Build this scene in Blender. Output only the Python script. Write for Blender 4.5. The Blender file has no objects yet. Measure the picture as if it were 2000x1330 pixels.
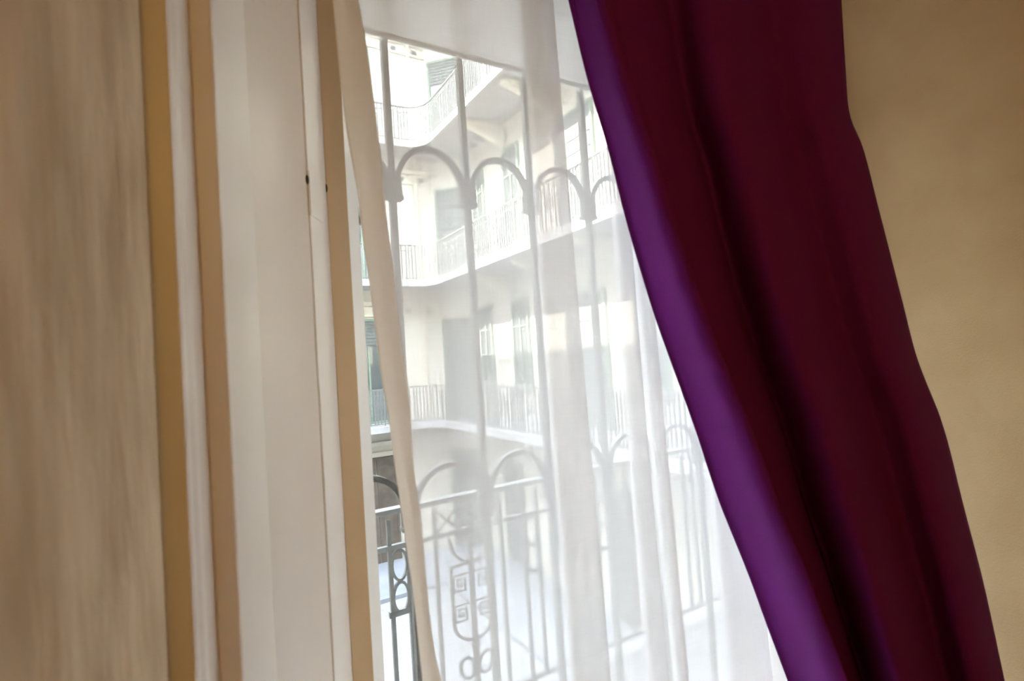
import bpy, math, random
from mathutils import Matrix, Vector
random.seed(7)
D = math.radians
EYE = 1.6                      # camera height above the room floor
scene = bpy.context.scene
col = scene.collection

# ------------------------------------------------------------------ camera
cam_d = bpy.data.cameras.new('camera')
cam = bpy.data.objects.new('camera', cam_d); col.objects.link(cam)
F = 1040.0                     # focal length in pixels of the 2000 px wide frame
cam_d.sensor_width = 36.0
cam_d.lens = 36.0 * F / 2000.0
cam_d.clip_start = 0.02
RC = Matrix.Rotation(D(-31), 3, 'Z') @ Matrix.Rotation(D(91.8), 3, 'X') @ Matrix.Rotation(D(-3.7), 3, 'Z')
cam.matrix_world = Matrix.Translation((0, 0, EYE)) @ RC.to_4x4()
cam_d.dof.use_dof = True
cam_d.dof.focus_distance = 4.0
cam_d.dof.aperture_fstop = 3.0
scene.camera = cam

# ------------------------------------------------------------------ light
world = bpy.data.worlds.new('sky'); scene.world = world; world.use_nodes = True
bg = world.node_tree.nodes['Background']
bg.inputs[0].default_value = (0.79, 0.88, 1.0, 1); bg.inputs[1].default_value = 17.0
sun_d = bpy.data.lights.new('sun', 'SUN'); sun = bpy.data.objects.new('sun', sun_d); col.objects.link(sun)
sun_d.energy = 22.0; sun_d.color = (1.0, 0.95, 0.86); sun_d.angle = D(0.55)
sun.rotation_euler = Vector((-1.0, 0.0, 0.84)).to_track_quat('Z', 'Y').to_euler()
lamp_d = bpy.data.lights.new('ceiling_lamp', 'POINT'); lamp = bpy.data.objects.new('ceiling_lamp', lamp_d); col.objects.link(lamp)
lamp_d.energy = 14.0; lamp_d.color = (1.0, 0.58, 0.13); lamp_d.shadow_soft_size = 0.2
lamp.location = (-0.2, -2.0, 2.75)
scene.view_settings.view_transform = 'Standard'; scene.view_settings.look = 'None'
scene.view_settings.gamma = 1.0; scene.view_settings.use_curve_mapping = False
scene.view_settings.exposure = 0.78
scene.cycles.use_adaptive_sampling = False
scene.cycles.transparent_max_bounces = 32
scene.cycles.max_bounces = 14; scene.cycles.sample_clamp_indirect = 12.0; scene.cycles.diffuse_bounces = 7; scene.cycles.transmission_bounces = 10

# ------------------------------------------------------------------ helpers
def tag(o, label=None, cat=None, group=None, kind=None):
    if label: o['label'] = label
    if cat: o['category'] = cat
    if group: o['group'] = group
    if kind: o['kind'] = kind
    return o
def empty(name, loc=(0, 0, 0), rz=0.0):
    o = bpy.data.objects.new(name, None); o.location = loc; o.rotation_euler.z = rz; o.empty_display_size = 0.1
    col.objects.link(o); return o
def link(name, me, parent=None, loc=(0, 0, 0), rz=0.0):
    o = bpy.data.objects.new(name, me); col.objects.link(o)
    o.location = loc; o.rotation_euler.z = rz
    if parent: o.parent = parent
    return o
class MB:
    def __init__(s): s.v = []; s.f = []
    def add(s, v, f):
        n = len(s.v); s.v += [tuple(p) for p in v]; s.f += [tuple(i + n for i in q) for q in f]; return s
    def box(s, a, b):
        (x0, y0, z0), (x1, y1, z1) = a, b
        return s.add([(x0,y0,z0),(x1,y0,z0),(x1,y1,z0),(x0,y1,z0),(x0,y0,z1),(x1,y0,z1),(x1,y1,z1),(x0,y1,z1)],
                     [(3,2,1,0),(4,5,6,7),(0,1,5,4),(1,2,6,5),(2,3,7,6),(3,0,4,7)])
    def prism(s, poly, z0, z1):                      # plan polygon, counter-clockwise, extruded upwards
        n = len(poly)
        v = [(x, y, z0) for x, y in poly] + [(x, y, z1) for x, y in poly]
        f = [tuple(range(n))[::-1], tuple(range(n, 2*n))] + [(i, (i+1) % n, n + (i+1) % n, n + i) for i in range(n)]
        return s.add(v, f)
    def bar(s, pts, a, b, closed=False, c=0.0):      # flat bar along (x,z) points: half width a in plane, half thickness b across (y)
        n = len(pts); v = []; f = []
        for i, (x, z) in enumerate(pts):
            p = pts[i-1] if (closed or i > 0) else pts[i]; q = pts[(i+1) % n] if (closed or i < n-1) else pts[i]
            tx, tz = q[0]-p[0], q[1]-p[1]; l = math.hypot(tx, tz) or 1.0
            nx, nz = -tz/l*a, tx/l*a
            v += [(x+nx, c-b, z+nz), (x-nx, c-b, z-nz), (x-nx, c+b, z-nz), (x+nx, c+b, z+nz)]
        for i in range(n if closed else n-1):
            j = (i+1) % n
            for k in range(4): f.append((4*i+k, 4*i+(k+1) % 4, 4*j+(k+1) % 4, 4*j+k))
        if not closed: f += [(3,2,1,0), (4*n-4, 4*n-3, 4*n-2, 4*n-1)]
        return s.add(v, f)
    def ball(s, x, z, r, rz=None, y=0.0, n=10, m=7):
        rz = rz or r; v = []; f = []
        for i in range(m+1):
            t = math.pi*i/m
            for k in range(n):
                p = 2*math.pi*k/n; v.append((x+r*math.sin(t)*math.cos(p), y+r*math.sin(t)*math.sin(p), z+rz*math.cos(t)))
        for i in range(m):
            for k in range(n): f.append((i*n+k, (i+1)*n+k, (i+1)*n+(k+1) % n, i*n+(k+1) % n))
        return s.add(v, f)
    def path(s, pts, w, h, z):                       # horizontal rectangular rail along plan points
        v = []; f = []; n = len(pts)
        for i, (x, y) in enumerate(pts):
            p = pts[max(i-1, 0)]; q = pts[min(i+1, n-1)]; tx, ty = q[0]-p[0], q[1]-p[1]; l = math.hypot(tx, ty)
            nx, ny = -ty/l*w, tx/l*w
            v += [(x+nx, y+ny, z-h), (x-nx, y-ny, z-h), (x-nx, y-ny, z+h), (x+nx, y+ny, z+h)]
        for i in range(n-1):
            for k in range(4): f.append((4*i+k, 4*i+(k+1) % 4, 4*i+4+(k+1) % 4, 4*i+4+k))
        f += [(3,2,1,0), (4*n-4, 4*n-3, 4*n-2, 4*n-1)]
        return s.add(v, f)
    def mesh(s, name, m, smooth=False):
        me = bpy.data.meshes.new(name); me.from_pydata(s.v, [], s.f); me.materials.append(m)
        if smooth: me.polygons.foreach_set('use_smooth', [True]*len(me.polygons))
        me.update(); return me
    def build(s, name, m, parent=None, loc=(0, 0, 0), rz=0.0, smooth=False, bevel=0.0):
        o = link(name, s.mesh(name, m, smooth), parent, loc, rz)
        if bevel:
            b = o.modifiers.new('bevel', 'BEVEL'); b.width = bevel; b.segments = 3; b.limit_method = 'ANGLE'; b.angle_limit = D(40)
        return o
def ray(x, y):
    return RC @ Vector(((x-1000)/F, -(y-665)/F, -1.0))
def on_y(x, y, Y):
    d = ray(x, y); d = d*(Y/d.y); return (d.x, d.z + EYE)
def lerp_tab(t, tab):                                # piecewise linear, linear extrapolation
    if t <= tab[0][0]: a, b = tab[0], tab[1]
    elif t >= tab[-1][0]: a, b = tab[-2], tab[-1]
    else:
        for a, b in zip(tab, tab[1:]):
            if a[0] <= t <= b[0]: break
    return a[1] + (b[1]-a[1])*(t-a[0])/(b[0]-a[0])
def smooth_tab(t, tab):                              # Catmull-Rom through the table
    n = len(tab)
    if t <= tab[0][0] or t >= tab[-1][0]: return lerp_tab(t, tab)
    for i in range(n-1):
        if tab[i][0] <= t <= tab[i+1][0]: break
    x0, y0 = tab[i]; x1, y1 = tab[i+1]; h = x1-x0
    m0 = (y1-y0)/h if i == 0 else (y1-tab[i-1][1])/(x1-tab[i-1][0])
    m1 = (y1-y0)/h if i == n-2 else (tab[i+2][1]-y0)/(tab[i+2][0]-x0)
    u = (t-x0)/h
    return (2*u**3-3*u*u+1)*y0 + (u**3-2*u*u+u)*h*m0 + (-2*u**3+3*u*u)*y1 + (u**3-u*u)*h*m1

# ------------------------------------------------------------------ materials
def mat(name, c1, c2=None, rough=0.6, scale=6.0, stretch=(1, 1, 1), bump=0.0, bscale=None, detail=5.0, spec=0.4, lo=0.35, hi=0.65):
    m = bpy.data.materials.new(name); m.use_nodes = True; nt = m.node_tree; N = nt.nodes; L = nt.links
    p = N['Principled BSDF']; p.inputs['Roughness'].default_value = rough; p.inputs['Specular IOR Level'].default_value = spec
    tc = N.new('ShaderNodeTexCoord'); mp = N.new('ShaderNodeMapping'); mp.inputs['Scale'].default_value = stretch
    L.new(tc.outputs['Object'], mp.inputs['Vector'])
    nz = N.new('ShaderNodeTexNoise'); nz.inputs['Scale'].default_value = scale; nz.inputs['Detail'].default_value = detail
    L.new(mp.outputs[0], nz.inputs['Vector'])
    r = N.new('ShaderNodeValToRGB'); r.color_ramp.elements[0].position = lo; r.color_ramp.elements[1].position = hi
    r.color_ramp.elements[0].color = (*c1, 1); r.color_ramp.elements[1].color = (*(c2 or c1), 1)
    L.new(nz.outputs['Fac'], r.inputs['Fac']); L.new(r.outputs['Color'], p.inputs['Base Color'])
    if bump:
        nb = N.new('ShaderNodeTexNoise'); nb.inputs['Scale'].default_value = bscale or scale*4; nb.inputs['Detail'].default_value = 6
        L.new(mp.outputs[0], nb.inputs['Vector'])
        bp = N.new('ShaderNodeBump'); bp.inputs['Strength'].default_value = bump; bp.inputs['Distance'].default_value = 0.01
        L.new(nb.outputs['Fac'], bp.inputs['Height']); L.new(bp.outputs[0], p.inputs['Normal'])
    return m
M = {}
M['plaster'] = mat('warm_plaster', (0.62, 0.50, 0.33), (0.84, 0.72, 0.52), 0.85, 16, (1, 1, 0.25), 0.7, 34)
M['wallpaint'] = mat('beige_wall_paint', (0.51, 0.375, 0.205), (0.56, 0.42, 0.24), 0.8, 5, (1, 1, 1), 0.12, 160)
M['ceiling'] = mat('ceiling_paint', (0.75, 0.70, 0.62), None, 0.9)
M['floorwood'] = mat('brown_floor', (0.20, 0.12, 0.07), (0.28, 0.17, 0.10), 0.5, 3, (1, 12, 1))
M['jamb'] = mat('cream_gloss_paint', (0.87, 0.85, 0.80), (0.90, 0.88, 0.84), 0.38, 3, (1, 1, 0.25), 0.05, 40)
M['warmtint'] = mat('warm_light_tint', (0.70, 0.54, 0.33), (0.76, 0.60, 0.39), 0.5, 6, (1, 1, 0.2))  # tan carries the warm lamplight of a room-facing jamb face in its colour
M['darkgap'] = mat('dark_gap', (0.05, 0.04, 0.03), (0.08, 0.06, 0.05), 0.7)
M['iron'] = mat('painted_iron', (0.12, 0.12, 0.115), (0.17, 0.17, 0.16), 0.5, 30, bump=0.2)
M['railpaint'] = mat('grey_rail_paint', (0.13, 0.135, 0.135), (0.17, 0.175, 0.175), 0.45, 25)
M['facade'] = mat('cream_render', (0.54, 0.51, 0.445), (0.62, 0.59, 0.52), 0.9, 0.9, (1, 1, 1), 0.15, 30, lo=0.3, hi=0.7)
M['fascia'] = mat('pale_concrete', (0.31, 0.31, 0.32), (0.37, 0.37, 0.38), 0.85, 3)
M['gallery'] = mat('gallery_paving', (0.15, 0.15, 0.16), (0.20, 0.20, 0.21), 0.8, 6)
M['doorgreen'] = mat('green_grey_door_paint', (0.15, 0.20, 0.15), (0.21, 0.26, 0.20), 0.5, 8)
M['doorpanel'] = mat('grey_shutter_paint', (0.11, 0.12, 0.115), (0.15, 0.16, 0.155), 0.6, 5)
M['darkdoor'] = mat('dark_brown_door', (0.085, 0.07, 0.055), (0.14, 0.115, 0.09), 0.6, 4)
M['pipe'] = mat('pipe_paint', (0.58, 0.52, 0.42), None, 0.6)
M['paving'] = mat('speckled_paving', (0.22, 0.225, 0.24), (0.34, 0.345, 0.36), 0.9, 26, detail=8)
M['walkway'] = mat('bluish_walkway', (0.22, 0.235, 0.27), (0.27, 0.285, 0.32), 0.8, 2)
M['roof'] = mat('roof_tile', (0.35, 0.16, 0.10), (0.45, 0.22, 0.14), 0.8, 8)

def glass(name, trans, tint=(1, 1, 1)):
    m = bpy.data.materials.new(name); m.use_nodes = True; nt = m.node_tree; N = nt.nodes; L = nt.links; N.clear()
    o = N.new('ShaderNodeOutputMaterial'); t = N.new('ShaderNodeBsdfTransparent'); g = N.new('ShaderNodeBsdfGlossy')
    t.inputs[0].default_value = (*tint, 1); g.inputs['Roughness'].default_value = 0.02
    x = N.new('ShaderNodeMixShader'); x.inputs[0].default_value = 1-trans
    L.new(t.outputs[0], x.inputs[1]); L.new(g.outputs[0], x.inputs[2]); L.new(x.outputs[0], o.inputs[0]); return m
M['pane'] = glass('clear_glass', 0.96, (0.98, 0.99, 0.98))
def dark_glass(name):
    m = bpy.data.materials.new(name); m.use_nodes = True; p = m.node_tree.nodes['Principled BSDF']
    p.inputs['Base Color'].default_value = (0.08, 0.09, 0.09, 1); p.inputs['Roughness'].default_value = 0.04
    p.inputs['Specular IOR Level'].default_value = 0.9; return m
M['darkpane'] = dark_glass('window_glass_far')

def sheer(name, color, transp, translucent, var):
    m = bpy.data.materials.new(name); m.use_nodes = True; nt = m.node_tree; N = nt.nodes; L = nt.links; N.clear()
    o = N.new('ShaderNodeOutputMaterial'); t = N.new('ShaderNodeBsdfTransparent')
    d = N.new('ShaderNodeBsdfDiffuse'); s = N.new('ShaderNodeBsdfTranslucent')
    for n in (d, s): n.inputs[0].default_value = (*color, 1)
    a = N.new('ShaderNodeMixShader'); a.inputs[0].default_value = translucent
    L.new(d.outputs[0], a.inputs[1]); L.new(s.outputs[0], a.inputs[2])
    tc = N.new('ShaderNodeTexCoord'); vals = []
    for sc in ((1500, 1500, 30), (24, 24, 1300)):       # vertical and horizontal threads
        mp = N.new('ShaderNodeMapping'); mp.inputs['Scale'].default_value = sc; L.new(tc.outputs['Object'], mp.inputs[0])
        nz = N.new('ShaderNodeTexNoise'); nz.inputs['Scale'].default_value = 0.5; nz.inputs['Detail'].default_value = 2
        L.new(mp.outputs[0], nz.inputs['Vector']); vals.append(nz.outputs['Fac'])
    ad = N.new('ShaderNodeMath'); ad.operation = 'ADD'; L.new(vals[0], ad.inputs[0]); L.new(vals[1], ad.inputs[1])
    mr = N.new('ShaderNodeMapRange'); mr.inputs[1].default_value = 0.6; mr.inputs[2].default_value = 1.4
    mr.inputs[3].default_value = transp-var; mr.inputs[4].default_value = transp+var
    L.new(ad.outputs[0], mr.inputs[0])
    x = N.new('ShaderNodeMixShader'); L.new(mr.outputs[0], x.inputs[0])
    L.new(a.outputs[0], x.inputs[1]); L.new(t.outputs[0], x.inputs[2]); L.new(x.outputs[0], o.inputs[0]); return m
M['sheer'] = sheer('white_voile', (0.84, 0.835, 0.835), 0.41, 0.56, 0.03)
M['frosted'] = sheer('frosted_transom_glass', (0.90, 0.90, 0.88), 0.0, 0.40, 0.0)
M['hem'] = sheer('doubled_voile_hem', (0.93, 0.90, 0.85), 0.04, 0.55, 0.02)

def velvet():
    m = bpy.data.materials.new('purple_satin'); m.use_nodes = True; nt = m.node_tree; N = nt.nodes; L = nt.links
    p = N['Principled BSDF']; p.inputs['Roughness'].default_value = 0.7; p.inputs['Specular IOR Level'].default_value = 0.04
    p.inputs['Sheen Weight'].default_value = 0.0
    tc = N.new('ShaderNodeTexCoord'); mp = N.new('ShaderNodeMapping'); mp.inputs['Scale'].default_value = (900, 900, 900); L.new(tc.outputs['Object'], mp.inputs[0])
    nz = N.new('ShaderNodeTexNoise'); nz.inputs['Scale'].default_value = 0.6; nz.inputs['Detail'].default_value = 2; L.new(mp.outputs[0], nz.inputs['Vector'])
    r = N.new('ShaderNodeValToRGB'); r.color_ramp.elements[0].color = (0.122, 0.012, 0.150, 1); r.color_ramp.elements[1].color = (0.182, 0.019, 0.218, 1)
    r.color_ramp.elements[0].position = 0.3; r.color_ramp.elements[1].position = 0.7
    L.new(nz.outputs['Fac'], r.inputs['Fac']); L.new(r.outputs['Color'], p.inputs['Base Color']); return m
M['purple'] = velvet()

# ================================================================== THE ROOM
T = lambda deg: math.tan(D(deg))
CEIL = 3.2
def struct(o): o['kind'] = 'structure'; return o
struct(MB().box((-1.0, -3.3, -0.25), (2.6, 1.25, 0)).build('floor', M['floorwood']))
struct(MB().box((-1.0, -3.3, CEIL), (2.6, 1.55, CEIL+0.15)).build('ceiling', M['ceiling']))
struct(MB().box((-1.0, -3.3, 0), (2.6, -3.1, CEIL)).build('wall_back', M['wallpaint']))
struct(MB().box((2.25, -3.1, 0), (2.5, 1.4, CEIL)).build('wall_right', M['wallpaint']))
xa, ya = T(-2.95)*0.865, 0.865
struct(MB().prism([(-0.85, -3.1), (-0.62, -3.1), (-0.62, -0.30), (T(-13.6)*0.56, 0.56), (T(-10)*0.635, 0.635), (T(-6.5)*0.74, 0.74), (xa-0.004, ya-0.014), (xa, ya), (xa-0.25, 0.90), (-0.85, 0.90)], 0, CEIL).build('wall_left', M['plaster'], smooth=False))
# window wall: left and right pieces, apron below the sill, head above
WR = 2.10                      # right end of the opening
struct(MB().box((-0.85, 1.50, -0.2), (0.40, 1.65, 12.0)).build('wall_window', M['facade']))
struct(MB().box((WR+0.02, 1.15, -0.2), (2.5, 1.65, 12.0)).build('wall_window', M['facade']))
struct(MB().box((0.425, 1.20, -0.2), (WR+0.02, 1.65, 0.0)).build('wall_window', M['facade']))
struct(MB().box((0.425, 1.50, 3.05), (WR+0.02, 1.65, 12.0)).build('wall_window', M['facade']))
w = MB(); w.box((2.5, 1.40, -4), (7.2, 1.65, 12.0)); w.box((-4.2, 1.40, -4), (-0.85, 1.65, 12.0)); w.box((-0.85, 1.40, -4), (2.5, 1.65, -0.2))
struct(w.build('wall_facade', M['facade']))

# ---- window_1: stepped painted jamb, hinge, glass, head panel
win = struct(empty('window_1', (0.3, 1.2, 0))); win['label'] = 'cream painted stepped timber window jamb with glazing behind the voile'
def wp(mb, name, m, bevel=0.0, smooth=False):
    o = mb.build(name, m, win, (-0.3, -1.2, 0), 0, smooth, bevel); return o
z0, z1 = 0.0, CEIL
YA, YBd, YR, YL, YS, YF = 0.90, 1.05, 1.22, 1.355, 1.455, 1.51
a0 = T(-0.9)*YA; a1 = T(0.95)*YBd
wp(MB().prism([(-0.40, YA), (a0, YA), (a0+0.0045, YA+0.009), (a0+0.006, YA+0.030), (a0+0.013, YA+0.045), (T(0.2)*1.0, 1.0), (a1, YBd), (a1, 1.5), (-0.40, 1.5)], z0, z1), 'casing', M['jamb'], 0.0025)
b1 = T(2.75)*YBd; rx, ry = T(5.7)*YR, YR
wp(MB().prism([(a1, YBd), (b1, YBd), (b1+0.004, YBd+0.006), (b1+0.0085, YBd+0.018), (rx-0.012, ry-0.030), (rx, ry), (rx, 1.5), (a1, 1.5)], z0, z1), 'jamb_board', M['jamb'], 0.003)
lx, ly = T(10.72)*YL, YL
n = 28; conc = [(rx+(lx-rx)*i/n, ry+(ly-ry)*i/n + 0.012*math.sin(math.pi*i/n)) for i in range(n+1)]
wp(MB().prism(conc + [(lx, 1.5), (rx, 1.5)], z0, z1), 'jamb_panel', M['jamb'])
wp(MB().prism([(lx, YL+0.014), (lx+0.01, YL+0.014), (lx+0.01, 1.5), (lx, 1.5)], z0, z1), 'shadow_gap', M['darkgap'])
dx0 = T(10.76)*(YL+0.003); dx1 = T(12.6)*YS; dx2 = T(14.6)*YS; dx3 = T(15.65)*YF
wp(MB().prism([(dx0, YL+0.003), (dx0+0.004, YL+0.003), (dx1, YS), (dx1, 1.5), (dx0, 1.5)], z0, z1), 'stop_bead', M['jamb'], 0.0015)
wp(MB().prism([(dx1, YS), (dx2, YS), (dx3, YF), (dx3, 1.66), (dx1, 1.66)], z0, z1), 'frame_stile', M['jamb'], 0.0015)
wp(MB().box((dx1, YS-0.003, z0), (dx2-0.0015, YS, z1)), 'warm_tint_strip', M['warmtint'])  # thin strip laid over the cream stile, coloured as if lit by the lamp
hz = EYE+0.48
h = wp(MB().prism([(dx0+0.001, YL), (dx0+0.006, YL), (dx1-0.002, YS-0.0035), (dx1-0.006, YS), (dx0+0.001, YL+0.0075)], hz-0.10, hz+0.013), 'hinge', M['jamb'], 0.002)
for (x, y, q) in ((lx+0.0015, YL+0.0005, -0.012), (dx1-0.0015, YS-0.0015, 0.004)):
    g = MB(); g.ball(x, 0, 0.0046, 0.012, y=y); g.build('screw_head', M['darkgap'], h, (0, 0, hz+q))
wp(MB().box((0.41, 1.515, 0.08), (WR, 1.520, EYE+0.98)), 'pane', M['pane'])
wp(MB().box((0.40, 1.50, 0.03), (WR, 1.53, 0.11)), 'sash_rail', M['jamb'], 0.004)
wp(MB().box((WR-0.05, 1.45, 0.03), (WR+0.03, 1.53, 3.05)), 'sash_stile', M['jamb'], 0.004)
wp(MB().box((0.30, 1.20, 0.0), (WR+0.02, 1.66, 0.03)), 'sill', M['jamb'], 0.004)
hp = wp(MB().box((0.40, 1.505, EYE+0.978), (WR+0.02, 1.511, 3.07)), 'transom_pane', M['frosted'])
MB().box((0.40, 1.500, EYE+0.978), (WR+0.02, 1.506, EYE+0.992)).build('glazing_bead', M['frosted'], hp)

# ================================================================== SHEER CURTAIN
HEMR = [(0,695),(65,708),(156,721),(299,739),(414,750),(525,764),(600,772),(697,784),(755,793),(820,798),(924,805),(1006,817),(1080,824),(1129,828),(1211,836),(1275,845),(1330,858)]
HEML = [(0,650),(150,664),(265,678),(318,688),(379,698),(458,707),(511,715),(580,725),(677,737),(746,746),(804,757),(918,772),(996,784),(1070,794),(1168,808),(1265,818),(1330,825)]
def column(tab, Y, ztop=3.0, zbot=0.12, nz=90, straight=True):
    """world X at equally spaced heights for an edge seen along the given pixel table, hanging in the plane y = Y"""
    pts = []
    for i in range(-6, 75):
        y = i*20.0
        if y < 0 or y > 1340: continue
        x = smooth_tab(y, tab); X, z = on_y(x, y, Y); pts.append((z, X))
    pts.sort()
    out = []
    for k in range(nz+1):
        z = ztop + (zbot-ztop)*k/nz
        zc = min(max(z, pts[0][0]), pts[-1][0])
        X = lerp_tab(zc, pts)
        sl = (pts[-1][1]-pts[0][1])/(pts[-1][0]-pts[0][0])
        X += sl*(z-zc)*0.9
        out.append((X, Y, z))
    return out
def loft(cols, m, name, parent=None, solid=0.0, loc=(0, 0, 0)):
    v = []; f = []; nr = len(cols[0]); nc = len(cols)
    for c in cols: v += [(p[0]-loc[0], p[1]-loc[1], p[2]-loc[2]) for p in c]
    for i in range(nc-1):
        for k in range(nr-1): f.append((i*nr+k, i*nr+k+1, (i+1)*nr+k+1, (i+1)*nr+k))
    mb = MB(); mb.add(v, f); o = mb.build(name, m, parent, (0, 0, 0) if parent else loc, 0, True)
    if solid:
        s = o.modifiers.new('cloth', 'SOLIDIFY'); s.thickness = solid; s.offset = 0
    return o
def fill_cols(ctrl, per=6):
    """Catmull-Rom across control columns"""
    out = []; n = len(ctrl)
    for i in range(n-1):
        p0, p1, p2, p3 = ctrl[max(i-1, 0)], ctrl[i], ctrl[i+1], ctrl[min(i+2, n-1)]
        for s in range(per):
            u = s/per; c = []
            for a, b, c_, d in zip(p0, p1, p2, p3):
                c.append(tuple(0.5*((2*b[j]) + (-a[j]+c_[j])*u + (2*a[j]-5*b[j]+4*c_[j]-d[j])*u*u + (-a[j]+3*b[j]-3*c_[j]+d[j])*u**3) for j in range(3)))
            out.append(c)
    out.append(ctrl[-1]); return out
SY = 1.085
L3 = lambda a, b, c: [(0, a), (665, b), (1330, c)]
ctrl = [column(HEMR, SY)]
for tab, dy in [
    (L3(735, 830, 900), -0.006), (L3(800, 890, 955), 0.006), (L3(870, 950, 1010), -0.004), (L3(945, 1010, 1070), 0.004), (L3(1010, 1070, 1125), -0.006),
    (L3(1062, 1118, 1176), -0.016), (L3(1080, 1135, 1193), -0.010), (L3(1072, 1128, 1184), -0.001), (L3(1035, 1080, 1132), 0.004), (L3(1016, 1062, 1115), 0.010), (L3(1026, 1070, 1124), 0.017), (L3(1060, 1110, 1165), 0.022),
    (L3(1110, 1165, 1215), 0.010), (L3(1170, 1222, 1275), -0.006), (L3(1200, 1248, 1306), -0.004), (L3(1195, 1240, 1298), 0.005), (L3(1168, 1212, 1264), 0.010), (L3(1178, 1220, 1274), 0.017),
    (L3(1215, 1268, 1330), 0.012), (L3(1230, 1284, 1346), 0.004), (L3(1222, 1276, 1336), 0.022), (L3(1195, 1252, 1318), 0.026), (L3(1205, 1260, 1324), 0.034),
    (L3(1290, 1335, 1395), 0.015), (L3(1355, 1415, 1490), -0.004), (L3(1374, 1434, 1509), 0.002), (L3(1364, 1424, 1500), 0.012), (L3(1300, 1362, 1430), 0.018), (L3(1308, 1370, 1438), 0.026),
    (L3(1400, 1460, 1540), 0.012), (L3(1440, 1500, 1585), 0.004)]:
    ctrl.append(column(tab, SY+dy))
sc = empty('sheer_curtain', (0.9, SY, 0.12))
tag(sc, 'white sheer voile curtain veiling the window, gathered in soft folds', 'curtain')
cloth = loft(fill_cols(ctrl, 5), M['sheer'], 'voile', sc); cloth.location = (-0.9, -SY, -0.12)
hl = column(HEML, SY-0.004); hr = [(p[0]+0.004, p[1], p[2]) for p in ctrl[0]]
hm = [((a[0]+b[0])/2, SY-0.009, a[2]) for a, b in zip(hl, hr)]
hem = loft(fill_cols([hl, hm, hr], 4), M['hem'], 'hem', sc, 0.003); hem.location = (-0.9, -SY, -0.12)
hem['label'] = 'doubled beige hem strip'

# ================================================================== PURPLE CURTAIN
PL = [(0,1110),(150,1146),(300,1190),(420,1220),(600,1273),(700,1308),(833,1356),(975,1403),(1117,1460),(1221,1498),(1330,1539)]
PR = [(0,1642),(130,1650),(228,1659),(285,1683),(420,1718),(600,1764),(700,1790),(830,1840),(985,1880),(1145,1921),(1330,1961)]
def purple_col(u, dy):
    # u: share of the way from left to right edge
    pts = []
    for i in range(0, 68):
        y = i*20.0
        t = y/1330.0
        l, r = smooth_tab(y, PL), smooth_tab(y, PR)
        k0, k1 = 0.14+0.13*t, 0.365-0.02*t           # the lit fold widens downwards
        uu = u/0.14*k0 if u < 0.14 else (k0+(u-0.14)/0.225*(k1-k0) if u < 0.365 else k1+(u-0.365)/0.635*(1-k1))
        x = l + (r-l)*uu
        base = 0.93 + (0.86-0.93)*t if u <= 0 else (0.93-0.07*t) + u*((0.84-0.20*t)-(0.93-0.07*t))
        amp = 0.85 + 0.3*t
        Y = min(base + dy*amp + 0.05*t*max(0.0, 1-u/0.14) - 0.02*t*max(0.0, 1-abs(u-0.15)/0.12), 1.045)
        X, z = on_y(x, y, Y); pts.append((z, X, Y))
    pts.sort()
    zx = [(p[0], p[1]) for p in pts]; zy = [(p[0], p[2]) for p in pts]
    out = []
    for k in range(121):
        z = 3.05 + (0.1-3.05)*k/120
        zc = min(max(z, zx[0][0]), zx[-1][0])
        X = lerp_tab(zc, zx); Y = lerp_tab(zc, zy)
        if z > zc: X += (z-zc)*(zx[-1][1]-zx[-6][1])/(zx[-1][0]-zx[-6][0])
        if z < zc: X += 0.10*(1-math.exp(-(zc-z)*2))
        out.append((X, Y, z))
    return out
prof = [(0.0, 0.094), (0.022, 0.080), (0.060, 0.030), (0.095, -0.022), (0.120, -0.040), (0.140, -0.044), (0.156, -0.040), (0.160, -0.030), (0.20, -0.018), (0.27, 0.004), (0.33, 0.036), (0.365, 0.058), (0.40, 0.040),
        (0.46, -0.020), (0.53, -0.052), (0.60, -0.034), (0.68, 0.014), (0.735, 0.034), (0.79, 0.014), (0.86, -0.016), (0.93, -0.010), (1.0, 0.020)]
pc = empty('velvet_curtain', (1.3, 0.9, 0.1))
tag(pc, 'heavy dark purple curtain drawn diagonally aside to the right of the window', 'curtain')
pcl = loft(fill_cols([purple_col(u, dy) for u, dy in prof], 4), M['purple'], 'drape', pc, 0.004); pcl.location = (-1.3, -0.9, -0.1)

# ================================================================== WINDOW GRILLE
GY = 1.55
gr = tag(empty('window_grille', (0.9, GY, 0.4)), 'wrought iron window grille of upright bars joined by two tiers of round arches', 'grille')
bars = [0.283, 0.540, 0.794, 1.047, 1.303, 1.557, 1.81]
g = MB().box((-0.010, -0.010, 0.03), (0.010, 0.010, 3.05)).mesh('bar', M['iron'])
for x in bars: link('bar', g, gr, (x-0.9, 0, -0.4))
def arch_pts(r, leg):
    p = [(-r-0.004, -leg), (-r, -leg+0.012)] + [(r*math.cos(a), r*1.08*math.sin(a)) for a in [math.pi*(1-i/18) for i in range(19)]] + [(r, -leg+0.012), (r+0.004, -leg)]
    return p
am = MB().bar(arch_pts(0.110, 0.05), 0.0085, 0.010).mesh('arch', M['iron'])
cm = MB().box((-0.027, -0.014, -0.032), (0.027, 0.014, 0.026)); cm.box((-0.031, -0.016, -0.036), (0.031, 0.016, -0.024)); cm = cm.mesh('clamp', M['iron'])
for zc in (0.555, -0.440):
    for a, b in zip(bars, bars[1:]): link('arch', am, gr, ((a+b)/2-0.9, 0, EYE+zc-0.4))
    for x in bars: link('clamp', cm, gr, (x-0.9, 0, EYE+zc-0.018-0.4))
MB().box((0.283, -0.012, EYE+0.419), (0.47, 0.012, EYE+0.445)).build('latch_bar', M['iron'], gr, (-0.9, 0, -0.4))

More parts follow.
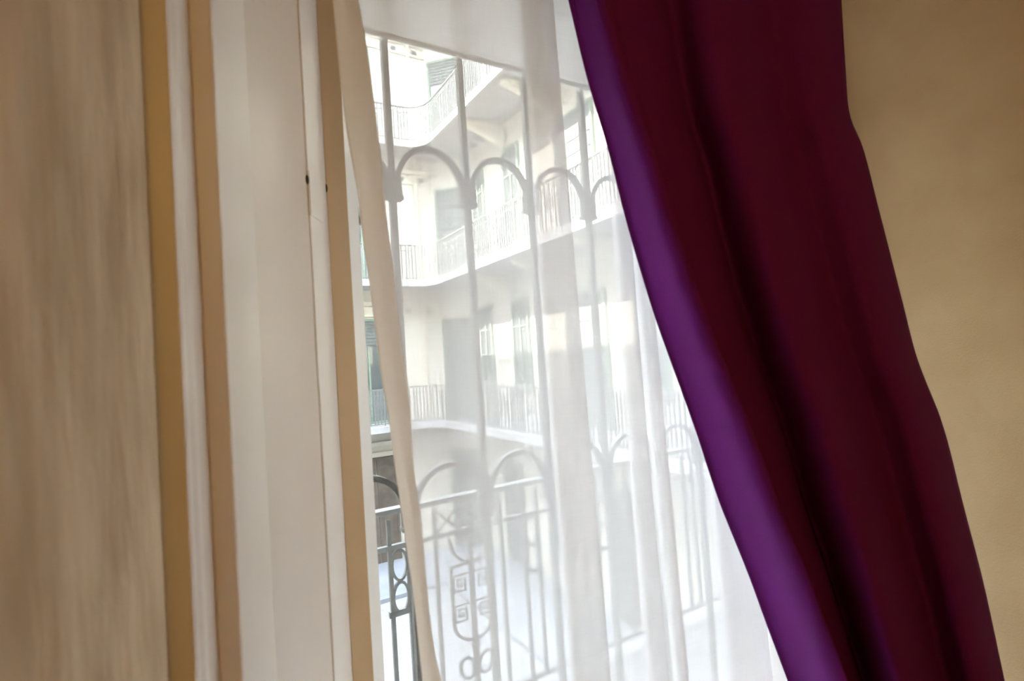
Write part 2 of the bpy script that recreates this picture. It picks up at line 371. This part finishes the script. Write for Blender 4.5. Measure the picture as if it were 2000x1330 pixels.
# ================================================================== RAILINGS
def spiral_key(s):                                    # square greek key, about 0.07 wide
    p = [(-.038, .040), (.034, .040), (.034, -.030), (-.020, -.030), (-.020, .020), (.016, .020), (.016, -.010), (-.002, -.010), (-.002, .004)]
    return [(x*s, z) for x, z in p]
def orn_parts(fine=True):
    k = 18 if fine else 8
    P = {}
    bowl = [(-.098*math.cos(math.pi*i/k), .79-.115*math.sin(math.pi*i/k)) for i in range(k+1)]
    P['bowl'] = MB().bar(bowl, .0065, .007)
    U = [(-.098, .672), (-.098, .42)] + [(-.098*math.cos(math.pi*i/k), .42-.09*math.sin(math.pi*i/k)) for i in range(1, k)] + [(.098, .42), (.098, .672)]
    P['hoop'] = MB().bar(U, .0065, .007).bar([(-.098, .668), (.098, .668)], .006, .006)
    sp = MB().box((-.010, -.010, .04), (.010, .010, .93))
    for z, r in ((.345, .017), (.305, .022), (.268, .017), (.13, .020), (.085, .026)): sp.ball(0, z, r, r*0.8, n=10 if fine else 6, m=6 if fine else 4)
    P['spindle'] = sp
    key = []
    for sx in (-1, 1):
        for z in (.585, .455): key.append((sx*.054, z, spiral_key(sx)))
    P['keys'] = key
    ring = []
    for sx in (-1, 1):
        ring.append([(sx*(.012+.034*(1-math.cos(2*math.pi*i/(k+4)))), .205+.045*math.sin(2*math.pi*i/(k+4)) + 0.25*(.012+.034*(1-math.cos(2*math.pi*i/(k+4))))*1.0) for i in range(k+4)])
    P['scroll'] = ring
    P['cross'] = [[(sx*.163, .93), (sx*.045, .82)] for sx in (-1, 1)] + [[(sx*.045, .93), (sx*.163, .82)] for sx in (-1, 1)]
    return P
def oval(k):
    return [(.033*math.cos(2*math.pi*i/k), .062*math.sin(2*math.pi*i/k)) for i in range(k)]
OFF = (-.455, -.366, -.288, -.163, .163, .288, .366, .455)
def path_at(pts, s):
    for (x0, y0), (x1, y1) in zip(pts, pts[1:]):
        l = math.hypot(x1-x0, y1-y0)
        if s <= l: return (x0+(x1-x0)*s/l, y0+(y1-y0)*s/l, math.atan2(y1-y0, x1-x0))
        s -= l
    return None
def plen(pts): return sum(math.hypot(b[0]-a[0], b[1]-a[1]) for a, b in zip(pts, pts[1:]))
rm = {}
for kind, fine in (('near', True), ('far', False)):
    P = orn_parts(fine); pm = M['railpaint']; r = 0.008 if fine else 0.0135
    rm[kind, 'baluster'] = MB().box((-r, -r, .05), (r, r, .93)).mesh('baluster', pm)
    rm[kind, 'post'] = MB().box((-.014, -.014, -0.02), (.014, .014, .95)).mesh('post', pm)
    rm[kind, 'bowl'] = P['bowl'].mesh('bowl', pm); rm[kind, 'hoop'] = P['hoop'].mesh('hoop', pm)
    rm[kind, 'spindle'] = P['spindle'].mesh('spindle', pm, False)
    if fine:
        rm[kind, 'key'] = [(x, z, MB().bar(pts, .0048, .006).mesh('greek_key', pm)) for x, z, pts in P['keys']]
        rm[kind, 'scroll'] = [MB().bar(p, .0062, .007, True).mesh('scroll', pm) for p in P['scroll']]
        rm[kind, 'oval'] = MB().bar(oval(24), .0055, .007, True).mesh('oval_ring', pm)
        rm[kind, 'cross'] = [MB().bar(p, .005, .005).mesh('cross_brace', pm) for p in P['cross']]
        rm[kind, 'short'] = MB().box((-.055, -.008, -.012), (.055, .008, .012)).mesh('short_rail', pm)
    else:
        mb = MB()
        for q in ('bowl', 'hoop', 'spindle'): mb.add(P[q].v, P[q].f)
        for x, z, pts in P['keys']: mb.bar([(x+a, z+b) for a, b in pts], .0055, .006)
        for p in P['scroll']: mb.bar(p, .0065, .007, True)
        rm[kind, 'ornament'] = mb.mesh('ornament_panel', pm)
        mb = MB()
        for z in (.605, .730): mb.bar([(a, z+b) for a, b in oval(10)], .006, .007, True)
        mb.box((-.05, -.008, .53), (.05, .008, .55)); rm[kind, 'ovals'] = mb.mesh('oval_rings', pm)
def railing(label, pts, zf, first, near=False, group=None):
    x0, y0 = pts[0]
    r = tag(empty('gallery_railing', (x0, y0, zf)), label, 'railing', group)
    loc = [(x-x0, y-y0) for x, y in pts]; Lt = plen(pts); kind = 'near' if near else 'far'
    MB().path(loc, 0.024, 0.011 if near else 0.017, 0.965).build('handrail', M['railpaint'], r)
    MB().path(loc, 0.010, 0.010, 0.815).build('rail', M['railpaint'], r)
    MB().path(loc, 0.012, 0.012, 0.055).build('rail', M['railpaint'], r)
    def put(name, me, s, z=0.0):
        q = path_at(loc, s)
        if s < 0 or q is None: return
        link(name, me, r, (q[0], q[1], z), q[2])
    c = first
    while c-0.6 < Lt:
        for o in OFF: put('baluster', rm[kind, 'baluster'], c+o)
        put('post', rm[kind, 'post'], c-0.55)
        if near:
            put('spindle', rm[kind, 'spindle'], c); put('bowl', rm[kind, 'bowl'], c); put('hoop', rm[kind, 'hoop'], c)
            for x, z, me in rm[kind, 'key']: put('greek_key', me, c+x, z)
            for me in rm[kind, 'scroll']: put('scroll', me, c)
            for me in rm[kind, 'cross']: put('cross_brace', me, c)
            for o in (-.327, .327):
                for z in (.605, .738): put('oval_ring', rm[kind, 'oval'], c+o, z)
                put('short_rail', rm[kind, 'short'], c+o, .545)
        else:
            put('ornament_panel', rm[kind, 'ornament'], c)
            for o in (-.327, .327): put('oval_rings', rm[kind, 'ovals'], c+o)
        c += 1.1
    return r
railing('grey wrought iron railing with greek key panel on the near walkway just outside the window', [(-0.8, 2.2), (4.2, 2.2)], 0.03, 1.032+0.8-1.1, True)
GP = [(2.2, 13.93), (5.15, 13.93), (5.42, 13.88), (5.64, 13.74), (5.78, 13.53), (5.84, 13.26), (5.84, 3.0)]
for zf, nm in ((0.0, 'lowest'), (3.9, 'middle'), (7.8, 'topmost')):
    railing({'lowest': 'grey iron railing along the lowest of the three courtyard galleries, at eye level',
             'middle': 'iron railing along the middle of the three courtyard galleries, above the sunlit slab',
             'topmost': 'iron railing along the topmost visible courtyard gallery, near the head of the window'}[nm], GP, zf, 0.45, group='courtyard gallery railings')

# ================================================================== OWN GALLERY
struct(MB().box((-3.8, 1.65, -0.18), (5.84, 2.27, 0.0)).build('floor_gallery', M['gallery']))

# ================================================================== COURTYARD BUILDINGS
GZ = -3.9
def opening(parent, x, y, ang, zb, w, h, kind='door', name='door'):
    """door or window standing on a wall; local -y looks out of the wall"""
    fr = MB(); t = 0.07
    fr.box((-w/2, -0.05, 0), (-w/2+t, 0.02, h)); fr.box((w/2-t, -0.05, 0), (w/2, 0.02, h)); fr.box((-w/2+t, -0.05, h-t), (w/2-t, 0.02, h))
    fr.box((-w/2+t, -0.05, 0), (w/2-t, 0.02, t))
    fo = fr.build(name, M['doorgreen'] if kind != 'dark' else M['darkdoor'], parent, (x, y, zb), ang)
    def sub(nm, m, a, b):
        MB().box(a, b).build(nm, m, fo)
    if kind == 'door':
        sub('panel', M['doorpanel'], (-w/2+t, -0.02, t), (w/2-t, 0.0, 0.95))
        sub('panel', M['doorpanel'], (-w/2+t, -0.025, h*0.74), (w/2-t, 0.0, h-t))
        sub('pane', M['darkpane'], (-w/2+t, -0.012, 0.95), (w/2-t, 0.0, h*0.74))
        for i in range(7): sub('slat', M['doorpanel'], (-w/2+t, -0.04, h*0.75+i*(h*0.25-t)/7), (w/2-t, -0.025, h*0.75+(i+0.55)*(h*0.25-t)/7))
        sub('mullion', M['doorgreen'], (-0.025, -0.045, t), (0.025, -0.015, h*0.74))
    elif kind == 'shutter':
        sub('panel', M['doorpanel'], (-w/2+t, -0.03, t), (w/2-t, 0.0, h-t))
        for i in range(9): sub('slat', M['doorpanel'], (-w/2+t, -0.042, t+0.05+i*(h-2*t)/9), (w/2-t, -0.03, t+0.05+(i+0.6)*(h-2*t)/9))
    elif kind == 'dark':
        for sx in (-1, 1): sub('panel', M['darkdoor'], (min(sx*0.01, sx*(w/2-t)), -0.03, t), (max(sx*0.01, sx*(w/2-t)), 0.0, h-t))
    else:
        sub('pane', M['darkpane'], (-w/2+t, -0.012, t), (w/2-t, 0.0, h-t))
        sub('mullion', M['doorgreen'], (-0.025, -0.045, t), (0.025, -0.01, h-t))
        for q in (0.36, 0.68): sub('glazing_bar', M['doorgreen'], (-w/2+t, -0.04, h*q-0.02), (w/2-t, -0.01, h*q+0.02))
        sub('sill', M['fascia'], (-w/2-0.06, -0.12, -0.06), (w/2+0.06, 0.02, 0.0))
    return fo
OY, RX = 14.75, 7.2
XA, YB = 6.36, 13.85
opp = tag(empty('courtyard_building', (4.0, OY, GZ)), 'cream rendered courtyard wing facing the window, with shuttered doors and a downpipe', 'building')
def bp(mb, name, m, root, bevel=0.0):
    l = root.location; return mb.build(name, m, root, (-l.x, -l.y, -l.z), 0, False, bevel)
bp(MB().box((-4.2, OY, GZ), (XA, OY+0.6, 14.6)), 'wall', M['facade'], opp)
for zf in (0.0, 3.9, 7.8, 11.7):  # highest slab and taller wall are unseen, added to hold back sky light
    s = bp(MB().box((-4.0, 13.87, zf-0.18), (5.15, OY, zf)), 'gallery_slab', M['fascia'], opp, 0.01)
    bp(MB().box((-4.0, OY-0.09, zf-0.62), (XA-0.05, OY, zf-0.50)), 'cornice', M['facade'], opp, 0.01)
    bp(MB().box((-4.0, OY-0.05, zf-0.92), (XA-0.02, OY, zf-0.86)), 'cornice', M['facade'], opp)
for zb in (0.0, 3.9, 7.8):
    sx = 0.0 if zb < 7 else 0.0
    opening(opp, 4.18-4.0+sx, -0.02, 0, zb+0.0-GZ, 0.98, 2.92, 'door')
    opening(opp, 1.6-4.0, -0.02, 0, zb-GZ, 0.98, 2.92, 'door')
opening(opp, 4.22-4.0, -0.02, 0, 0.02, 1.16, 2.95, 'dark')
lt = bp(MB().box((3.55, OY-0.10, -0.90), (4.92, OY, -0.78)), 'lintel', M['facade'], opp, 0.01)
pp = MB().box((-0.04, -0.10, 0), (0.04, -0.02, 15.4)); pp.build('downpipe', M['pipe'], opp, (5.83-4.0, 0, 0.1))
for zf in (2.5, 6.4, 10.3):
    for x in (5.42, 6.06): MB().box((-0.07, -0.02, 0), (0.07, 0.01, 0.14)).build('vent', M['doorpanel'], opp, (x-4.0, 0, zf+0.55-GZ))

rw = tag(empty('courtyard_building', (RX, 9.0, GZ)), 'cream courtyard wing on the right, half in sun, running towards the window', 'building')
bp(MB().prism([(RX, 1.4), (RX+0.6, 1.4), (RX+0.6, OY+0.6), (XA, OY+0.6), (XA, OY), (RX, YB)], GZ, 14.6), 'wall', M['facade'], rw)
for zf in (0.0, 3.9, 7.8, 11.7):  # highest slab again out of view, added to shade the gallery below
    bp(MB().prism([(5.15, OY), (5.15, 13.87), (5.42, 13.82), (5.60, 13.70), (5.73, 13.50), (5.78, 13.24), (5.78, 2.27), (RX, 2.27), (RX, YB), (XA, OY)][::-1][::-1], zf-0.18, zf), 'gallery_slab', M['fascia'], rw)
    bp(MB().box((RX-0.12, 2.3, zf-0.30), (RX, YB-0.05, zf-0.18)), 'cornice', M['facade'], rw, 0.02)
    for y in [3.3+2.1*i for i in range(5)]:
        bk = MB(); bk.add([(RX-0.05, y-0.09, zf-0.19), (5.95, y-0.09, zf-0.19), (5.95, y-0.09, zf-0.30), (6.35, y-0.09, zf-0.42), (RX-0.05, y-0.09, zf-0.72),
                           (RX-0.05, y+0.09, zf-0.19), (5.95, y+0.09, zf-0.19), (5.95, y+0.09, zf-0.30), (6.35, y+0.09, zf-0.42), (RX-0.05, y+0.09, zf-0.72)],
                          [(0,1,2,3,4), (9,8,7,6,5), (0,5,6,1), (1,6,7,2), (2,7,8,3), (3,8,9,4), (4,9,5,0)])
        bp(bk, 'bracket', M['facade'], rw)
ca = math.atan2(YB-OY, RX-XA); cx, cy = (XA+RX)/2, (YB+OY)/2
for zb, k in ((0.0, 'shutter'), (3.9, 'shutter'), (7.8, 'door'), (GZ+0.02, 'shutter')):
    opening(rw, cx-RX-0.02, cy-9.0-0.02, ca, zb-GZ, 1.0, 2.85, k)
for zf in (0.0, 3.9, 7.8):
    opening(rw, -0.02, 13.30-9.0, -math.pi/2, zf+0.95-GZ, 0.72, 2.15, 'window', 'window')
    opening(rw, -0.02, 11.45-9.0, -math.pi/2, zf+0.85-GZ, 0.80, 2.25, 'window', 'window')
    opening(rw, -0.02, 8.85-9.0, -math.pi/2, zf-GZ, 1.35, 2.9, 'shutter')  # wide dark door added in place of shade on this wall
    opening(rw, -0.02, 7.0-9.0, -math.pi/2, zf+0.85-GZ, 0.80, 2.25, 'window', 'window')
    opening(rw, -0.02, 5.4-9.0, -math.pi/2, zf-GZ, 0.95, 2.9, 'door')
opening(rw, -0.02, 12.3-9.0, -math.pi/2, 0.02, 0.95, 2.7, 'shutter')
opening(rw, -0.02, 10.2-9.0, -math.pi/2, 0.9, 0.9, 1.6, 'window', 'window')
opening(rw, -0.02, 8.0-9.0, -math.pi/2, 0.02, 1.1, 2.7, 'dark')
struct(MB().box((-4.6, 1.65, GZ), (-4.0, 15.4, 11.1)).build('wall_courtyard', M['facade']))
struct(MB().box((-5.0, 1.4, GZ-0.3), (8.2, 15.5, GZ)).build('floor_courtyard', M['paving']))
struct(MB().prism([(5.13, 1.7), (RX, 1.7), (RX, OY), (-4.0, OY), (-4.0, 12.45), (5.13, 12.45)], GZ, GZ+0.10).build('floor_walkway', M['walkway']))
